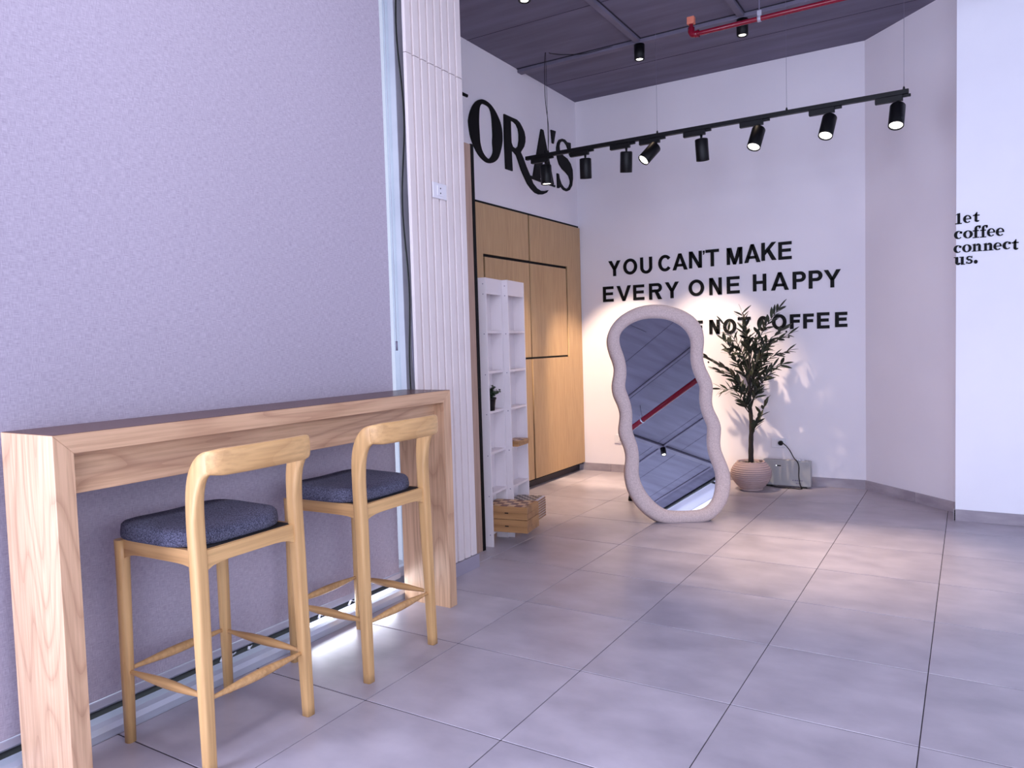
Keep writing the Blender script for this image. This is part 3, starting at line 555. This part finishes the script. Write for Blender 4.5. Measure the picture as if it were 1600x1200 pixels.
# small potted plant on the shelf
o = P1+D*.068-O*.03
q = thing('small_potted_plant', 'small bushy plant in a black pot on the white shelf', 'plant', (o.x, o.y, .8855))
m = MB(); m.lathe([(0, 0), (.036, 0), (.041, .05), (.045, .072), (.049, .074), (.049, .084), (.045, .086), (.043, .078), (0, .076)], (0, 0), 24)
m.obj('pot', BLACKM, q)
m = MB()
LD = noise_mat('small_leaf', hexc(28, 40, 30), hexc(54, 74, 52), (30, 30, 30), .5)
for k in range(34):
    th = random.uniform(0, 2*PI); el = random.uniform(.35, 1.3); L = random.uniform(.045, .092)
    if k == 0: th, el, L = 1.2, .45, .115
    dv = Vector((math.cos(th)*math.cos(el), math.sin(th)*math.cos(el), math.sin(el)))
    if dv.x < 0: dv.x *= .3
    dv.y *= .62
    s0 = Vector((0, 0, .08)); m.tube([s0, s0+dv*L*.5, s0+dv*L], [.0018, .0014, .001], 5)
    for i in range(9):
        p = s0+dv*L*(.3+.7*i/8); a = random.uniform(0, 6.3); r = Vector((math.cos(a), math.sin(a), random.uniform(-.2, .7))).normalized()
        sd = r.cross(dv).normalized()*.0085
        m.add([p, p+r*.011+sd, p+r*.024, p+r*.011-sd], [(0, 1, 2, 3)])
tag(m.obj('foliage', LD, q), kind='stuff')
# ------------------------------------------------------------------ wavy mirror
t = math.radians(20); az = math.radians(33)
MN = Vector((math.sin(az)*math.cos(t), -math.cos(az)*math.cos(t), math.sin(t))); MR = Vector((math.cos(az), math.sin(az), 0)); MU = MN.cross(MR)
if MU.z < 0: MU = -MU
mir = thing('floor_mirror', 'tall wavy floor mirror in a padded pale pink frame leaning by the wall', 'mirror', (.19, 3.13, 0))
def resample(L, n):
    P = spline([(a, b, 0) for a, b in L], 6); d = [0]
    for i in range(len(P)): d.append(d[-1]+(P[(i+1) % len(P)]-P[i]).length)
    out = []; k = 0
    for i in range(n):
        s = d[-1]*i/n
        while d[k+1] < s: k += 1
        f = (s-d[k])/(d[k+1]-d[k]+1e-9); out.append(P[k].lerp(P[(k+1) % len(P)], f))
    return out
def smooth(P, it=3):
    for _ in range(it): P = [(P[i-1]+P[i]*2+P[(i+1) % len(P)])/4 for i in range(len(P))]
    return P
NO = 160
po = smooth(resample(MIR_OUT, NO)); pi_ = resample(MIR_IN, NO*2)
vs = []; fs = []; K = 13
pin = []
last = None
for i, p in enumerate(po):
    q = min(pi_, key=lambda r: (r-p).length_squared); pin.append(q)
pin = smooth(pin, 6)
MO = Vector((0, 0, 0))
for p, q in zip(po, pin):
    for j in range(K):
        th = PI*j/(K-1); c = -math.cos(th); w_ = (1+c)/2
        a = p.lerp(q, w_); h = .045*math.sin(th)**.75
        vs.append(MR*a.x+MU*a.y+MN*(h-.02))
    a = q.lerp(p, .0); vs.append(MR*a.x+MU*a.y+MN*(-.05)); vs.append(MR*p.x+MU*p.y+MN*(-.05))
W_ = K+2
for i in range(NO):
    i2 = (i+1) % NO
    for j in range(W_): fs.append((i*W_+j, i*W_+(j+1) % W_, i2*W_+(j+1) % W_, i2*W_+j))
MB().add(vs, fs, True).obj('padded_frame', BOUCLE, mir)
fill_poly('mirror_glass', [[(p.x, p.y) for p in smooth([pin[i].lerp(po[i], .18) for i in range(NO)], 2)]], MIRR, lambda a, b: MR*a+MU*b+MN*(-.032), MN*.006, mir)
fill_poly('backing', [[(p.x*.99, p.y*.99+.008) for p in smooth([po[i].lerp(pin[i], .25) for i in range(NO)], 2)]], BLACKM, lambda a, b: MR*a+MU*b+MN*(-.058), MN*.012, mir)
bk = -Vector((MN.x, MN.y, 0)).normalized()
fx = Vector((-.449, 3.673, 0))-Vector((.19, 3.13, 0))
top = MU*1.02+MN*-.062+MR*-.15
MB().sweep([fx+Vector((0, 0, 0)), fx.lerp(top, .5), top], [(.018, .018)]*3, 8, 5, side=MR).obj('easel_leg', BLACKM, mir)
top2 = MU*1.02+MN*-.062+MR*.15
fx2 = fx+MR*.42
MB().sweep([fx2, fx2.lerp(top2, .5), top2], [(.018, .018)]*3, 8, 5, side=MR).obj('easel_leg', BLACKM, mir)
# ------------------------------------------------------------------ potted olive tree
TP = Vector((.325, 4.50, 0))
tr = thing('potted_olive_tree', 'slender dark olive tree in a round ribbed pale pink pot', 'plant', TP)
prof = [(0, 0.001), (.092, .001), (.098, .006), (.100, .016)]
for i in range(13*4+1):
    f = i/(13*4); z = .018+f*.222
    R_ = .098+(.172-.098)*math.sin(PI*.5*min(1, f/.58))**.9 if f < .58 else .172-.052*((f-.58)/.42)**2.0
    prof.append((R_-.0035*(1.9 if i % 4 == 0 else (.5 if i % 4 in (1, 3) else 0)), z))
prof += [(.118, .248), (.108, .250), (.103, .244), (.103, .215)]
MB().lathe(prof, (0, 0), 64).obj('pot', POTM, tr)
m = MB(); m.lathe([(0, .226), (.05, .228), (.104, .224)], (0, 0), 32); m.obj('soil', SOIL, tr)
for k in range(9):
    a = k*2.4; r = .03+.06*((k*37) % 10)/10
    MB().sweep([(r*math.cos(a)-.012, r*math.sin(a), .236), (r*math.cos(a), r*math.sin(a), .24), (r*math.cos(a)+.012, r*math.sin(a), .236)], [(.004, .006), (.007, .010), (.004, .006)], 8).obj('pebble', noise_mat('pebble', hexc(150, 136, 126), hexc(180, 166, 156)) if k == 0 else bpy.data.materials['pebble'], tr)
def tr_pt(u, v, y):   # helper working in the plant's own vertical plane: u,v metres from the pot centre
    return Vector((u, y, v))
TK = [(0, 0, .22), (.002, 0, .40), (.006, .004, .58), (-.006, .004, .78), (-.002, 0, .92), (0, .005, 1.05), (-.004, 0, 1.18), (.004, 0, 1.30)]
TKs = spline(TK, 6, False); k = len(TKs)
rad = [.0235-.0190*(i/(k-1))**.9+.0012*math.sin(i*1.9) for i in range(k)]
MB().tube(TKs, rad, 12).obj('trunk', BARK, tr)
LEAVES = []
for L in (.078, .092, .106):
    m = MB(); wv = []; n_ = 5
    for i in range(n_):
        f = i/(n_-1); wd = .0140*math.sin(PI*min(1, f*.92+.05))**.8; dr = -.012*f*f
        wv += [(f*L, -wd, dr+.0015), (f*L, 0, dr), (f*L, wd, dr+.0015)]
    ff = []
    for i in range(n_-1):
        a = i*3; ff += [(a, a+3, a+4, a+1), (a+1, a+4, a+5, a+2)]
    m.add(wv, ff, True); me = m.mesh('leaf'); me.materials.append(LEAFM); LEAVES.append(me)
# branch: start height on trunk, tip offset (x, y, z) from the pot axis, sag
BR = [(1.02, (-.055, -.03, 1.525), .02), (1.05, (.235, .02, 1.54), .06), (1.00, (-.20, -.05, 1.42), .03), (1.0, (.34, -.06, 1.33), .05), (1.02, (.25, .10, 1.37), .04),
      (.82, (-.37, -.04, 1.14), .03), (.80, (-.30, .06, 1.03), .02), (.92, (.31, .04, 1.19), .05), (.72, (.20, -.08, 1.02), .03), (.66, (-.235, -.05, .87), .07),
      (.88, (-.15, -.12, 1.20), .02), (.95, (-.24, .08, 1.29), .03), (.40, (.135, -.05, .745), .0), (1.1, (.10, -.10, 1.38), .02), (.75, (.10, .1, 1.22), .03),
      (.70, (-.14, -.14, 1.02), .02), (.90, (.16, -.14, 1.20), .03), (.78, (-.06, .10, 1.25), .0), (.62, (-.09, -.06, .88), .0), (.85, (.27, -.02, 1.08), .04), (1.15, (-.02, -.06, 1.44), .0), (.68, (.14, .03, 1.0), 0)]
def trunk_at(z): return min(TKs, key=lambda p: abs(p.z-z))
nl = 0; extra = MB()
for hz, tip, sag in BR:
    a = trunk_at(hz); b = Vector(tip); mid = a.lerp(b, .5)+Vector((0, 0, sag+.02)); up_ = a.lerp(b, .22)+Vector((0, 0, (b.z-a.z)*.12))
    P = spline([a, up_, mid, b], 6, False); k = len(P)
    MB().tube(P, [.0058-.0042*i/(k-1) for i in range(k)], 6).obj('branch', BARK, tr)
    Lb = sum((P[i+1]-P[i]).length for i in range(k-1)); cnt = int(5+Lb/.024)
    for i in range(cnt):
        f = .22+.78*(i+1)/cnt; idx = min(k-2, int(f*(k-1))); p = P[idx].lerp(P[idx+1], min(1, f*(k-1)-idx)); tn = (P[idx+1]-P[idx]).normalized()
        ro = random.uniform(-.6, .6)+(PI if i % 2 else 0); pr_ = tn.orthogonal().normalized(); pr_.rotate(Matrix.Rotation(ro+hz*7, 3, tn)) if False else None
        q = Matrix.Rotation(ro+hz*9, 3, tn) @ tn.orthogonal().normalized()
        ang = random.uniform(.45, .95) if i < cnt-1 else .05
        d_ = (tn*math.cos(ang)+q*math.sin(ang)).normalized(); z_ = d_.cross(Vector((0, 0, 1))).cross(d_).normalized()
        z_ = Matrix.Rotation(random.uniform(-.9, .9), 3, d_) @ z_; y_ = z_.cross(d_)
        mt = Matrix((d_, y_, z_)).transposed().to_4x4(); mt.translation = p
        if nl < 296: o = link('leaf', LEAVES[i % 3], tr); o.matrix_local = mt; nl += 1
        else:
            me = LEAVES[i % 3]; extra.add([mt @ v.co for v in me.vertices], [tuple(p.vertices) for p in me.polygons], True)
if extra.v: tag(extra.obj('small_leaves', LEAFM, tr), kind='stuff')
# a few olives
for p in ((.33, -.05, 1.305), (-.345, -.04, 1.105), (.31, -.04, 1.35), (.12, -.1, 1.14)):
    m = MB(); m.lathe([(0, -.010), (.006, -.007), (.0085, 0), (.006, .007), (0, .010)], (0, 0), 10); o = m.obj('olive', BARK, tr); o.location = p
# ------------------------------------------------------------------ heater, sockets, plug
ht = thing('panel_heater', 'low white electric panel heater on the floor behind the plant pot', 'heater', (.575, 4.735, 0))
box('body', HEATM, (-.2, .2, -.028, .03, .012, .238), ht, .008)
box('foot', BLACKM, (-.17, -.12, -.03, .035, 0, .013), ht); box('foot', BLACKM, (.12, .17, -.03, .035, 0, .013), ht)
box('display', BLACK, (-.075, -.045, -.0295, -.027, .183, .192), ht)
box('indicator_light', emit('led', (1, 1, 1, 1), 1.2), (-.088, -.081, -.0295, -.027, .183, .192), ht)
mk = MB()
for i, (x, w_) in enumerate(((.05, .010), (.068, .014), (.086, .012), (.102, .018), (.124, .010))): mk.box(x, x+w_, -.0292, -.0275, .062, .070)
for x, w_ in ((.078, .014), (.096, .01), (.11, .012)): mk.box(x, x+w_, -.0292, -.0275, .036, .043)
mk.obj('printed_marks', GREYM, ht)
for i in range(3): box('control_knob', PLAST, (.075+i*.025, .092+i*.025, -.01, .008, .236, .249-.002*i), ht, .002)
outlet('wall_socket', (.478, 4.871, .364), 0, -1, .125, .085, 'white socket plate with a black plug above the panel heater', [(.022, .012), (.022, -.012)])
outlet('wall_socket', (-1.04, 4.871, .335), 0, -1, .125, .085, 'white socket plate low on the wall left of the mirror', [(0, .012), (0, -.012)])
pl = thing('power_cord', 'black power cord with round plug running down over the panel heater', 'power cord', (.50, 4.858, .366))
m = MB(); m.tube([(0, .0, 0), (0, -.012, 0), (0, -.03, 0)], [.021, .022, .016], 20); m.obj('plug', BLACKM, pl)
CP = [(0, -.022, 0), (.035, -.045, -.002), (.085, -.075, -.045), (.135, -.125, -.11), (.168, -.160, -.135), (.182, -.168, -.18), (.18, -.165, -.26), (.192, -.172, -.335), (.21, -.20, -.360), (.12, -.2, -.361), (-.02, -.185, -.361), (-.10, -.20, -.345), (-.14, -.23, -.361)]
MB().tube(spline(CP, 7, False), .0042, 8).obj('cord', BLACKM, pl)
# ------------------------------------------------------------------ lighting track
TZ, TYY = 2.862, 3.56
rail = thing('track_rail', 'long black lighting track hanging on thin wires from the ceiling', 'track light rail', (.15, TYY, TZ))
box('rail', BLACKM, (-1.435, 1.438, -.017, .017, 0, .03), rail, .002)
for x in (-1.07, -.12, .83, 1.665):
    x_ = min(x, 1.56)-.15
    MB().tube([(x_, 0, .03), (x_, 0, H-TZ)], .0012 if x > -1 else .0018, 5).obj('suspension_wire', GREYM if x > -1 else BLACKM, rail)
    MB().tube([(x_, 0, .028), (x_, 0, .045), (x_, 0, .052)], [.009, .006, .003], 8).obj('wire_gripper', BLACKM, rail)
MB().tube(spline([(-1.22, .0, .05), (-1.215, .004, .25), (-1.235, -.003, .5), (-1.225, 0, .845), (-1.19, .03, .842), (-1.12, .12, .845), (-.95, .18, .835), (-.75, .185, .838), (-.5, .20, .838)], 6, False), .0028, 6).obj('supply_cable', BLACKM, rail)
WARM = (1.0, .76, .54)
heads = [(-1.098, (0.02, .02, -1), 1, 0, 'black track spotlight pointing down at the left end of the rail'),
         (-.732, (-.06, .14, -1), 0, 0, 'black upright track spotlight, second from the left end of the rail'),
         (-.376, (-.13, .22, -1), 0, 0, 'black track spotlight tipped towards the wall, third from the left'),
         (-.131, (-.50, -.62, -.80), 1, 0, 'black track spotlight tilted sharply left with its lens glowing'),
         (.221, (.02, .12, -1), 0, 0, 'black upright track spotlight in the middle of the rail with hidden lens'),
         (.640, (-.14, -.46, -.90), 1, 0, 'black lit track spotlight leaning left, third from the right end'),
         (1.112, (-.12, -.46, -.90), 1, 0, 'black lit track spotlight, second from the right end'),
         (1.525, (-.04, -.42, -.92), 1, 0, 'black lit track spotlight at the right end of the rail')]
beams = {0: (140, .8, 50), 1: (280, .5, 50), 2: (230, .7, 46), 3: (15, .9, 50), 5: (115, 1, 42), 6: (135, 1, 46), 7: (100, 1, 48)}
LENS = emit('lens_glow', (1.0, .93, .85, 1), 5)
for i, (x, dv, lit, _, lab) in enumerate(heads):
    h = thing('track_spotlight', lab, 'spotlight', (x, TYY, 2.812), 0, 'spotlights on the ceiling track')
    box('adapter', BLACKM, (-.135, .03, -.016, .016, .012, .05), h, .003)
    box('adapter_latch', BLACKM, (.03, .075, -.010, .010, .032, .049), h, .002)
    MB().tube([(0, 0, .014), (0, 0, -.022)], [.010, .007], 10).obj('stem', BLACKM, h)
    d = Vector(dv).normalized(); a = Vector((0, 0, -.012)); 
    up_ = -d
    c0 = a+d*.004; c1 = c0+d*.158
    m = MB(); m.lathe([(0, -.002), (.036, -.002), (.044, .001), (.0475, .006), (.0475, .157), (.0465, .1585), (.0425, .1585), (.0405, .150), (.0405, .140), (0, .140)], (0, 0), 28)
    ho = m.obj('housing', BLACKM, h); ho.location = c0; ho.rotation_euler = d.to_track_quat('Z', 'Y').to_euler()
    m = MB(); m.tube([c1-d*.016, c1-d*.008], .0395, 24); m.obj('lens', LENS if (lit or i in (1, 2)) else BLACKM, h)
    if i in beams:
        pw_, bl_, sz = beams[i]
        l = bpy.data.lights.new('spot_beam', 'SPOT'); l.energy = pw_; l.spot_size = math.radians(sz); l.spot_blend = bl_; l.color = WARM; l.shadow_soft_size = .03
        lo = bpy.data.objects.new('spot_beam', l); COL.objects.link(lo); lo.parent = h
        lo.location = c1+d*.005; lo.rotation_euler = AIM.get(i, d).to_track_quat('-Z', 'Y').to_euler() if i in AIM else d.to_track_quat('-Z', 'Y').to_euler()
# ------------------------------------------------------------------ ceiling cans
def can(x, y, label, pw_=14):
    c = thing('ceiling_spotlight', label, 'ceiling light', (x, y, H-.032), 0, 'black cylinder ceiling lights')
    m = MB(); m.lathe([(0, 0), (.042, 0), (.042, -.116), (.038, -.118), (.033, -.118), (.033, -.110), (0, -.110)], (0, 0), 28); m.obj('housing', BLACKM, c)
    m = MB(); m.tube([(0, 0, -.1105), (0, 0, -.1125)], .026, 20); m.obj('lens', LENS, c)
    l = bpy.data.lights.new('can_beam', 'SPOT'); l.energy = pw_; l.spot_size = math.radians(60); l.spot_blend = .8; l.color = WARM; l.shadow_soft_size = .03
    lo = bpy.data.objects.new('can_beam', l); COL.objects.link(lo); lo.parent = c; lo.location = (0, 0, -.12)
    return c
can(-.34, 3.785, 'black cylinder ceiling light left of the red pipe elbow')
can(.475, 3.785, 'black cylinder ceiling light beside the red pipe hanger')
can(-.575, 2.36, 'black cylinder ceiling light at the top edge near the pillar', 8)
can(3.94, -.32, 'black cylinder ceiling light seen only in the mirror')
# ------------------------------------------------------------------ red sprinkler pipe
rp = thing('red_sprinkler_pipe', 'glossy red sprinkler pipe with elbow running under the ceiling', 'pipe', (.24, 3.3, 3.46))
P = [(0, 0, .10), (0, 0, .03), (.006, 0, .008), (.025, 0, 0), (.1, 0, 0), (2.66, 0, 0)]
MB().tube(P, [.015, .015, .0165, .0165, .0165, .0165], 16).obj('branch_pipe', RED, rp)
MB().tube([(0, 0, .052), (0, 0, .02), (.008, 0, .004), (.03, 0, 0), (.052, 0, 0)], .0235, 16).obj('elbow_fitting', RED, rp)
MB().tube([(.047, 0, 0), (.056, 0, 0)], .026, 16).obj('elbow_collar', RED, rp)
box('end_cap', ORANGE, (-.026, .026, -.02, .02, .075, .125), rp, .004)
MB().tube([(2.66, .0, 0), (2.66, -8.3, 0)], .036, 20).obj('main_pipe', RED, rp)
for k, (x, y) in enumerate(((.47, 0), (2.66, -2.95))):
    R_ = .020 if k == 0 else .040
    MB().tube([(x, y, R_), (x, y, .25)], .004, 6).obj('hanger_rod', GREYM, rp)
    ring = [(x, y+R_*math.cos(a*PI/8), R_*math.sin(a*PI/8)) for a in range(16)] if k == 0 else [(x+R_*math.cos(a*PI/8), y, R_*math.sin(a*PI/8)) for a in range(16)]
    MB().sweep(ring, [(.012, .002)]*16, 6, 4, False, True, side=(1, 0, 0) if k == 0 else (0, 1, 0)).obj('hanger_clamp', ALU, rp)
    box('hanger_bracket', ALU, (x-.014, x+.014, y-.006, y+.006, R_, R_+.035), rp, .002)
# roller blind track seen in the mirror near the east wall
cr_ = thing('curtain_track', 'black curtain track near the east window', 'curtain track', (5.2, -1.2, 3.55))
box('track', BLACKM, (-.02, .02, -2.3, 2.4, 0, .04), cr_, .003)
for y in (-2.0, -.6, .6, 2.1): box('bracket', BLACKM, (-.015, .25, y, y+.03, .01, .035), cr_, .002)
# ------------------------------------------------------------------ lettering on the walls
def sans(ch, w_, h_, t=.031):
    P = []  # list of convex-ish polys in (a,b)
    def bar(x0, x1, y0, y1): P.append([(x0, y0), (x1, y0), (x1, y1), (x0, y1)])
    def quad(*q): P.append(list(q))
    def arc(cx, cy, rx, ry, a0, a1, n=24, tx=None, ty=None):
        tx = tx or t; ty = ty or t*.92
        for i in range(n):
            A, B = math.radians(a0+(a1-a0)*i/n), math.radians(a0+(a1-a0)*(i+1)/n)
            o = lambda a: (cx+rx*math.cos(a), cy+ry*math.sin(a)); q = lambda a: (cx+(rx-tx)*math.cos(a), cy+(ry-ty)*math.sin(a))
            P.append([o(A), o(B), q(B), q(A)])
    b = t*.88
    if ch in 'EF':
        bar(0, t, 0, h_); bar(t, w_, h_-b, h_); bar(t, w_*.94, h_*.5-b*.4, h_*.5+b*.6)
        if ch == 'E': bar(t, w_, 0, b)
    elif ch == 'H': bar(0, t, 0, h_); bar(w_-t, w_, 0, h_); bar(t, w_-t, h_*.5-b*.45, h_*.5+b*.55)
    elif ch == 'T': bar(w_/2-t/2, w_/2+t/2, 0, h_-b); bar(0, w_, h_-b, h_)
    elif ch == 'N': bar(0, t*.95, 0, h_); bar(w_-t*.95, w_, 0, h_); quad((0, h_), (t*1.1, h_), (w_, 0), (w_-t*1.1, 0))
    elif ch == 'M':
        bar(0, t*.95, 0, h_); bar(w_-t*.95, w_, 0, h_)
        quad((0, h_), (t*1.35, h_), (w_/2+t*.42, 0), (w_/2-t*.42, 0)); quad((w_, h_), (w_-t*1.35, h_), (w_/2-t*.42, 0), (w_/2+t*.42, 0))
    elif ch == 'V': s = t*1.12; quad((0, h_), (s, h_), (w_/2+s*.42, 0), (w_/2-s*.42, 0)); quad((w_, h_), (w_-s, h_), (w_/2-s*.42, 0), (w_/2+s*.42, 0))
    elif ch == 'A':
        s = t*1.12; quad((0, 0), (s, 0), (w_/2+s*.42, h_), (w_/2-s*.42, h_)); quad((w_, 0), (w_-s, 0), (w_/2-s*.42, h_), (w_/2+s*.42, h_))
        bar(w_*.24, w_*.76, h_*.21, h_*.21+b*.9)
    elif ch == 'Y':
        s = t*1.15; m_ = h_*.42; quad((0, h_), (s, h_), (w_/2+t*.5, m_), (w_/2-t*.5, m_)); quad((w_, h_), (w_-s, h_), (w_/2-t*.5, m_), (w_/2+t*.5, m_)); bar(w_/2-t/2, w_/2+t/2, 0, m_+.006)
    elif ch == 'K': bar(0, t, 0, h_); quad((t, h_*.30), (t, h_*.58), (w_-t*1.3, h_), (w_-.002, h_)); quad((t*1.5, h_*.5), (t*2.2, h_*.68), (w_, 0), (w_-t*1.25, 0))
    elif ch == 'O': arc(w_/2, h_/2, w_/2, h_/2, 0, 360, 36)
    elif ch == 'C': arc(w_/2, h_/2, w_/2, h_/2, 38, 322, 30)
    elif ch == 'U': bar(0, t, h_*.36, h_); bar(w_-t, w_, h_*.36, h_); arc(w_/2, h_*.38, w_/2, h_*.38, 180, 360, 18)
    elif ch in 'PR':
        r = h_*(.30 if ch == 'P' else .28); bar(0, t, 0, h_); cx = w_-r*.98; bar(t, cx, h_-b, h_); bar(t, cx, h_-2*r, h_-2*r+b); arc(cx, h_-r, r*.98, r, -90, 90, 16)
        if ch == 'R': quad((w_*.42, h_-2*r+b*.3), (w_*.42+t*1.15, h_-2*r+b*.3), (w_, 0), (w_-t*1.25, 0))
    elif ch == "'": bar(0, w_, h_*.5, h_); quad((w_*.45, h_*.5), (w_, h_*.5), (w_*.55, 0), (0, 0))
    return P
def serif(ch, w_, h_):
    P = []
    def bar(x0, x1, y0, y1): P.append([(x0*w_, y0*h_), (x1*w_, y0*h_), (x1*w_, y1*h_), (x0*w_, y1*h_)])
    def quad(*q): P.append([(a*w_, b*h_) for a, b in q])
    def ring(cx, cy, rx, ry, ix, iy, a0=0, a1=360, n=26, sh=0):
        for i in range(n):
            A, B = math.radians(a0+(a1-a0)*i/n), math.radians(a0+(a1-a0)*(i+1)/n)
            o = lambda a: ((cx+rx*math.cos(a))*w_, (cy+ry*math.sin(a))*h_); q = lambda a: ((cx+sh+ix*math.cos(a))*w_, (cy+iy*math.sin(a))*h_)
            P.append([o(A), o(B), q(B), q(A)])
    if ch == 'o': ring(.5, .5, .5, .5, .19, .40)
    elif ch == 'c': ring(.5, .5, .5, .5, .22, .38, 48, 318, sh=.10); quad((.62, .68), (.94, .62), (.98, .86), (.75, .95))
    elif ch == 'e': ring(.5, .5, .5, .5, .22, .39, 0, 318, sh=.06); bar(.18, .98, .45, .56); quad((.86, .5), (1.0, .5), (.98, .56), (.8, .6))
    elif ch == 'l': bar(.33, .76, .06, .97); bar(0, 1, 0, .09); quad((.02, .84), (.4, .84), (.76, 1.0), (.5, .97))
    elif ch == 't': bar(.25, .66, .12, .80); bar(0, 1, .62, .72); quad((.25, .7), (.66, .7), (.66, 1.0), (.52, .97)); ring(.62, .2, .37, .2, .05, .1, 180, 345, 14)
    elif ch == 'f': bar(.24, .58, .05, .78); bar(.02, .82, 0, .07); bar(.04, .78, .55, .63); ring(.66, .74, .42, .26, .1, .17, 40, 180, 14); quad((.78, .72), (1.0, .8), (1.0, .98), (.78, 1.0))
    elif ch == 'n':
        bar(.12, .38, .06, .92); bar(.0, .48, 0, .09); quad((0, .84), (.2, .84), (.38, 1.0), (.2, .96)); bar(.60, .87, .06, .66); bar(.52, 1.0, 0, .09); ring(.61, .64, .26, .34, .02, .16, 0, 160, 14)
    elif ch == 'u':
        bar(.12, .40, .3, .98); bar(0, .40, .9, 1); bar(.62, .88, .02, .98); bar(.5, .88, .9, 1); bar(.62, 1.0, .0, .1); ring(.38, .34, .26, .34, .02, .16, 180, 340, 14)
    elif ch == 's':
        ring(.48, .73, .42, .27, .14, .14, 40, 235, 16); ring(.5, .28, .46, .28, .16, .14, -140, 60, 16); quad((.12, .62), (.3, .42), (.94, .42), (.62, .62)); quad((.70, .72), (.90, .72), (.90, 1.0), (.78, .96)); quad((.06, .0), (.18, .06), (.26, .3), (.06, .3))
    elif ch == '.': ring(.5, .5, .5, .5, .001, .001)
    return P
def letters(root, items, fn, y, depth, org):
    for ch, x0, x1, z0, z1 in items:
        P = fn(ch, x1-x0, z1-z0); m = MB()
        for poly in P: m.prism(poly, lambda a, b: (x0+a-org[0], y-org[1], z0+b-org[2]), lambda a, b: (x0+a-org[0], y-depth-org[1], z0+b-org[2]))
        m.obj('letter', BLACK, root)
for nm, items, lab in (('line 1', SANS[:12], 'top line of black capital slogan lettering on the back wall'), ('line 2', SANS[12:25], 'middle line of black capital slogan lettering on the back wall'), ('line 3', SANS[25:], 'lowest line of slogan lettering, partly behind mirror and plant')):
    org = (items[0][1], 4.873, items[0][3]); r = thing('wall_lettering', lab, 'lettering', org, 0, 'black lettering on the walls'); letters(r, items, sans, 4.8725, .008, org)
for items, lab in ((SERIF[:3], 'first line of black serif lettering on the bright right wall'), (SERIF[3:9], 'second line of black serif lettering on the bright right wall'), (SERIF[9:16], 'third and longest line of serif lettering on the bright right wall'), (SERIF[16:], 'bottom line of serif lettering on the right wall, ending in a full stop')):
    org = (items[0][1], 3.965, items[0][3]); r = thing('wall_lettering', lab, 'lettering', org, 0, 'black lettering on the walls'); letters(r, items, serif, 3.9645, .006, org)
sg = thing('shop_sign', 'large black display lettering high on the wall above the cabinet', 'sign', (-1.456, 3.8, 2.9))
def sl(loops, sm=True):
    L = []
    for q in loops:
        L.append([(p.x-3.8, p.y-2.9) for p in (spline([(a, b, 0) for a, b in q], 4) if sm else [Vector((a, b)) for a, b in q])])
    fill_poly('letter', L, BLACK, lambda a, b: (0, a, b), (.012, 0, 0), sg)
sl(WL['O']); sl(WL['S'], False); sl(WL['R'], False); sl(WL['ap'], False); sl(WL['T'], False)
m = MB()
for q in WL['A']: m.prism([(a-3.8, b-2.9) for a, b in q], lambda a, b: (0, a, b), lambda a, b: (.012, a, b))
m.obj('letter', BLACK, sg)
